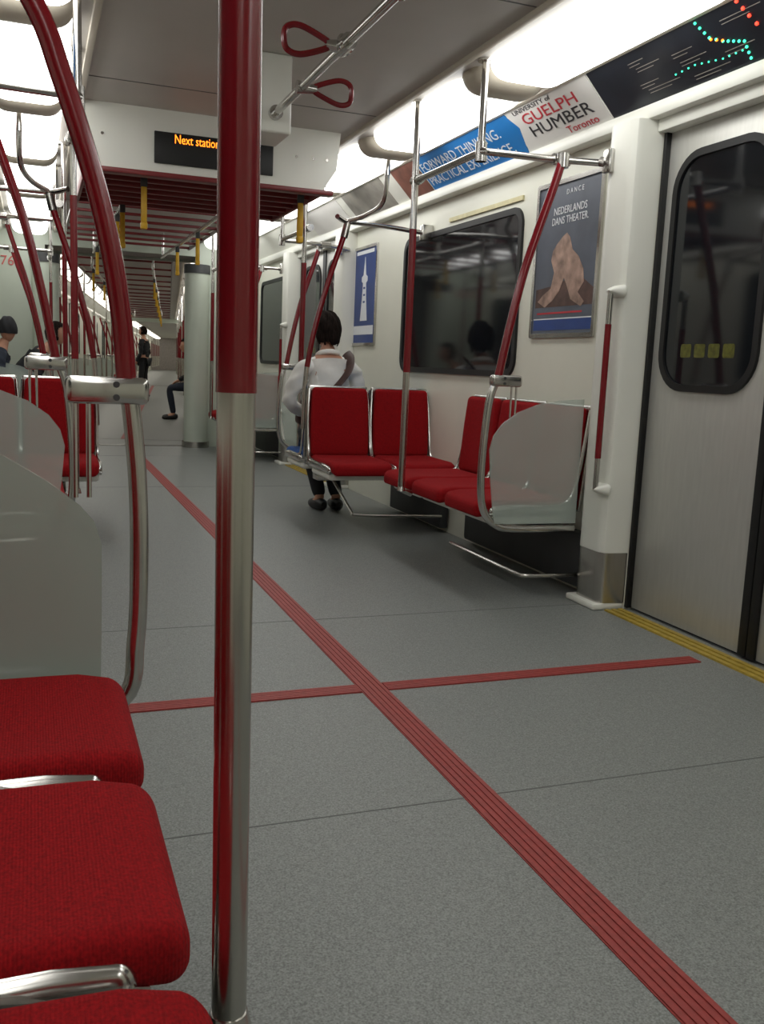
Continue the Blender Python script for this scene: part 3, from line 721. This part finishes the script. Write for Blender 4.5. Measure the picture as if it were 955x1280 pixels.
def head(b,c,rot):
    t=bmesh.new(); bmesh.ops.create_uvsphere(t,u_segments=28,v_segments=20,radius=1)
    for q in t.verts:
        x,y,z=q.co
        X=x*.074; Yy=y*.094; Z=z*.115
        if z<0: X*=1-.28*(-z)**1.3; Yy=Yy*(1-.12*(-z)) + .012*(-z)
        if y>0.3:
            Yy-=.006*math.exp(-((abs(x)-.38)/.16)**2-((z-.05)/.13)**2)*2
            Yy+=.024*math.exp(-(x/.13)**2-((z+.22)/.16)**2)
            Yy+=.007*math.exp(-(x/.3)**2-((z+.52)/.08)**2)
            Yy+=.008*math.exp(-(x/.3)**2-((z+.85)/.12)**2)
        q.co=rot@Vector((X,Yy,Z))+c
    b.join(t)
    for sx in (-1,1): b.ball(c+rot@Vector((sx*.077,-.005,-.005)),.010,.019,.032,10,8,rot)
HANDF=[(-.028,.055,.008),(-.010,.075,.009),(.008,.080,.009),(.026,.068,.0085)]
def person(name,label,loc,rz,N,cols,hair='hair',hat=None,headrot=(0,0,0),scale=1.0,long=False,hood=False):
    t=thing(name,label,'person',(0,0,0))
    n={}; e=[]
    tor=['pelvis','waist','chest','upper','neck','headb']
    R={'pelvis':(.13,.105),'waist':(.12,.09),'chest':(.135,.10),'upper':(.078,.066),'neck':.047,'headb':.046}
    for k in tor: n[k]=(N[k],R[k])
    e+=list(zip(tor,tor[1:]))
    for sd in ('L','R'):
        for k,r in (('sh',.050),('el',.036),('wr',.026)): n[k+sd]=(N[k+sd],r)
        e+=[('upper','sh'+sd),('sh'+sd,'el'+sd),('el'+sd,'wr'+sd)]
        wv=Vector(N['wr'+sd]); d=(wv-Vector(N['el'+sd])).normalized(); side=d.cross(Vector((0,0,1))); side=side.normalized() if side.length>.1 else Vector((1,0,0)); dn=Vector((0,0,-1)) if abs(d.z)<.8 else Vector((0,1,0))
        n['pa'+sd]=(wv+d*.065,(.036,.018)); e.append(('wr'+sd,'pa'+sd))
        for i,(ox,L,r) in enumerate(HANDF):
            a=wv+d*.085+side*ox; b1=a+d*L*.55+dn*.008; c1=b1+d*L*.35+dn*.025
            n['f%d%s'%(i,sd)]=(b1,r); n['g%d%s'%(i,sd)]=(c1,r*.85); e+=[('pa'+sd,'f%d%s'%(i,sd)),('f%d%s'%(i,sd),'g%d%s'%(i,sd))]
        th=1 if sd=='L' else -1
        a=wv+d*.05+side*.045*th; n['t'+sd]=(a,.011); n['u'+sd]=(a+d*.035+side*.012*th+dn*.01,.009); e+=[('wr'+sd,'t'+sd),('t'+sd,'u'+sd)]
        for k,r in (('hi',.075),('kn',.052),('an',.036),('to',.028)): n[k+sd]=(N[k+sd],r)
        e+=[('pelvis','hi'+sd),('hi'+sd,'kn'+sd),('kn'+sd,'an'+sd),('an'+sd,'to'+sd)]
    b=MB(); addmesh(b,skinmesh(n,e,'pelvis',2))
    hr=Matrix.Rotation(rad(headrot[2]),3,'Z')@Matrix.Rotation(rad(headrot[0]),3,'X')
    hc_=Vector(N['headb'])+Vector((0,.012,.075)); head(b,hc_,hr)
    bd=b.build('body',M['skin'],t)
    for sx in (-1,1): MB().ball(hc_+hr@Vector((sx*.029,.079,.008)),.011,.008,.007,10,8,hr).build('eye',M['eye'],bd)
    MB().ball(hc_+hr@Vector((0,.088,-.060)),.022,.008,.006,10,8,hr).build('mouth',M['lip'],bd)
    tb=bmesh.new(); bmesh.ops.create_uvsphere(tb,u_segments=72,v_segments=40,radius=1)
    kill=[]; rnd=random.Random(7)
    for q in tb.verts:
        x,y,z=q.co
        if long: 
            az=math.atan2(x,-y)
            lim=-.80+.09*math.sin(az*9)+.05*math.sin(az*17+1)
        else: lim=-.6 if not hat else -.35
        if hat: face=(y>.55 and z<.25)
        else: face=(y>.25 and z<.42+.2*(y-.25))
        if face or z<lim or (long and y>-.0 and z<-.30): kill.append(q)
        az=math.atan2(x,-y)
        rr=1+.03*math.sin(9*x+5*z)+(.022*math.sin(az*14+4*z)+.018*math.sin(az*27-6*z)+.016*rnd.random() if not hat else 0)
        X=x*.088*rr; Yh=y*.107*rr-.004
        if long and z<0:
            k=min(1.9,1/max(.45,math.sqrt(max(.05,1-z*z)))); X*=1+(k-1)*.30; Yh*=1+(k-1)*.25
        q.co=hr@Vector((X,Yh,z*.127*rr+.002))+hc_
    bmesh.ops.delete(tb,geom=kill,context='VERTS')
    g=MB(); g.join(tb)
    if long: g.ball(hc_+hr@Vector((.0,-.088,-.050)),.040,.026,.058,16,10,hr)
    g.build('hair' if not hat else 'knit_cap',M[hair],t)
    def grow(keys,add,ed):
        nn={k:((n[k][0]),(n[k][1]+add if not isinstance(n[k][1],tuple) else (n[k][1][0]+add,n[k][1][1]+add))) for k in keys}; return nn,ed
    K=['pelvis','waist','chest','upper','shL','elL','wrL','shR','elR','wrR']
    nn,ed=grow(K,.015,[('pelvis','waist'),('waist','chest'),('chest','upper'),('upper','shL'),('shL','elL'),('elL','wrL'),('upper','shR'),('shR','elR'),('elR','wrR')])
    nn['col']=(Vector(N['upper'])*.35+Vector(N['neck'])*.65,.066); ed.append(('upper','col'))
    b=MB(); me=skinmesh(nn,ed,'chest',3)
    for v in me.vertices:
        c=v.co; v.co=c+v.normal*(.0045*math.sin(c.z*42+c.x*18)+.0035*math.sin(c.z*75-c.x*40+c.y*30))
    addmesh(b,me); jk=b.build('jacket',M[cols[0]],t)
    if hood:
        c=Vector(N['neck'])+Vector((0,-.005,-.015)); P=[]
        for k in range(17):
            a=2*math.pi*k/16; P.append(c+Vector((math.sin(a)*.068,math.cos(a)*.064,-.012+.022*(-math.cos(a)))))
        MB().tube(P,.018,10).build('collar',M[cols[0]],jk)
    K=['pelvis','hiL','knL','anL','hiR','knR','anR']
    nn,ed=grow(K,.014,[('pelvis','hiL'),('hiL','knL'),('knL','anL'),('pelvis','hiR'),('hiR','knR'),('knR','anR')])
    b=MB(); addmesh(b,skinmesh(nn,ed,'pelvis',2)); b.build('trousers',M[cols[1]],t)
    for sd in 'LR':
        a=Vector(N['an'+sd]); c=Vector(N['to'+sd]); a=Vector((a.x,a.y,.045)); c=Vector((c.x,c.y,.035)); dd=(c-a).normalized()
        MB().tube([a-dd*.07,a-dd*.04,a+dd*.03,c-dd*.02,c+dd*.035,c+dd*.06],[.02,.042,.043,.038,.030,.012],12,.95).build('shoe',M['shoe'],t)
    t.matrix_world=Matrix.Translation(loc)@Matrix.Rotation(rz,4,'Z')@Matrix.Scale(scale,4)
    return t
def V3(*a): return Vector(a)
def seated(lean=.0,elx=.25,hands=(.07,.27,.66),feet=.40,shw=.175,st=.12,shz=1.0):
    N=dict(pelvis=V3(0,0,.575),waist=V3(0,-.03+lean*.3,.73),chest=V3(0,-.03+lean*.6,.90),upper=V3(0,lean*.9-.01,1.02),neck=V3(0,lean*1.05+.01,1.10),headb=V3(0,lean*1.2+.03,1.16))
    for sd,x in (('L',-1),('R',1)):
        N['sh'+sd]=V3(x*shw,lean*.9,shz); N['el'+sd]=V3(x*elx,lean*.7+.02,.76); N['wr'+sd]=V3(x*hands[0]*1.6,hands[1],hands[2])
        N['hi'+sd]=V3(x*.09,.05,.56); N['kn'+sd]=V3(x*(st+.01),.44,.53); N['an'+sd]=V3(x*st,feet,.09); N['to'+sd]=V3(x*(st+.01),feet+.13,.03)
    return N
def standing(spread=.1,arm=0):
    N=dict(pelvis=V3(0,0,.95),waist=V3(0,0,1.1),chest=V3(0,0,1.27),upper=V3(0,0,1.40),neck=V3(0,.01,1.49),headb=V3(0,.02,1.555))
    for sd,x in (('L',-1),('R',1)):
        N['sh'+sd]=V3(x*.18,0,1.38); N['el'+sd]=V3(x*.24,-.02,1.10); N['wr'+sd]=V3(x*.22,.10,.88)
        N['hi'+sd]=V3(x*.09,0,.90); N['kn'+sd]=V3(x*(.09+spread*.3),.03,.50); N['an'+sd]=V3(x*(.09+spread*.5),-.02,.09); N['to'+sd]=V3(x*(.1+spread*.5),.11,.03)
    return N
HX=1.905; HY=6.16
NN=seated(.03,.262,(.06,.28,.66),.14,.185,.06,.978)
for sd in 'LR': NN['an'+sd].x+=.07; NN['to'+sd].x+=.07; NN['kn'+sd].x+=.04
person('person','person seated facing away in an off white shirt with dark hair',(HX,HY,0),0,NN,('jacket','trous'),headrot=(-6,0,14),scale=1.03,long=True,hood=True)
t=thing('shoulder_bag','brown strap bag worn across the back of the off white shirt','bag',(HX,HY,.6))
L=[(HX+.13,HY+.03,1.12),(HX+.13,HY-.065,1.08),(HX+.095,HY-.140,1.00),(HX+.01,HY-.168,.90),(HX-.08,HY-.168,.81),(HX-.15,HY-.13,.72),(HX-.175,HY-.02,.66),(HX-.12,HY+.18,.68)]
MB().tube(cr(L,5),.034,10,.28,ref=(.7,0,.7)).build('strap',M['strap'],t)
MB().rbox((HX-.02,HY+.27,.69),(.26,.10,.16),.03).build('bag_body',M['strap'],t)
person('person','person seated on the far left bench in navy coat and dark knit cap',(-.36,9.62,0),-math.pi/2,seated(.08),('navy','trous'),'trous',hat=True,headrot=(0,0,75))
person('person','person in dark coat leaning forward farther along the left bench',(-.24,10.5,0),-math.pi/2,seated(.36,feet=.58,hands=(.05,.5,.66)),('trous','trous'))
g=hz(180,497,0); person('person','person standing in the aisle of the next car in a black coat',(g.x,g.y,0),rad(60),standing(.1),('trous','trous'))
g=XF2@Vector((2.0,16.1,0)); person('person','person seated on the right bench of the next car in dark clothes',(g.x,g.y,0),rad(82),seated(.1,feet=.36),('trous','navy'))
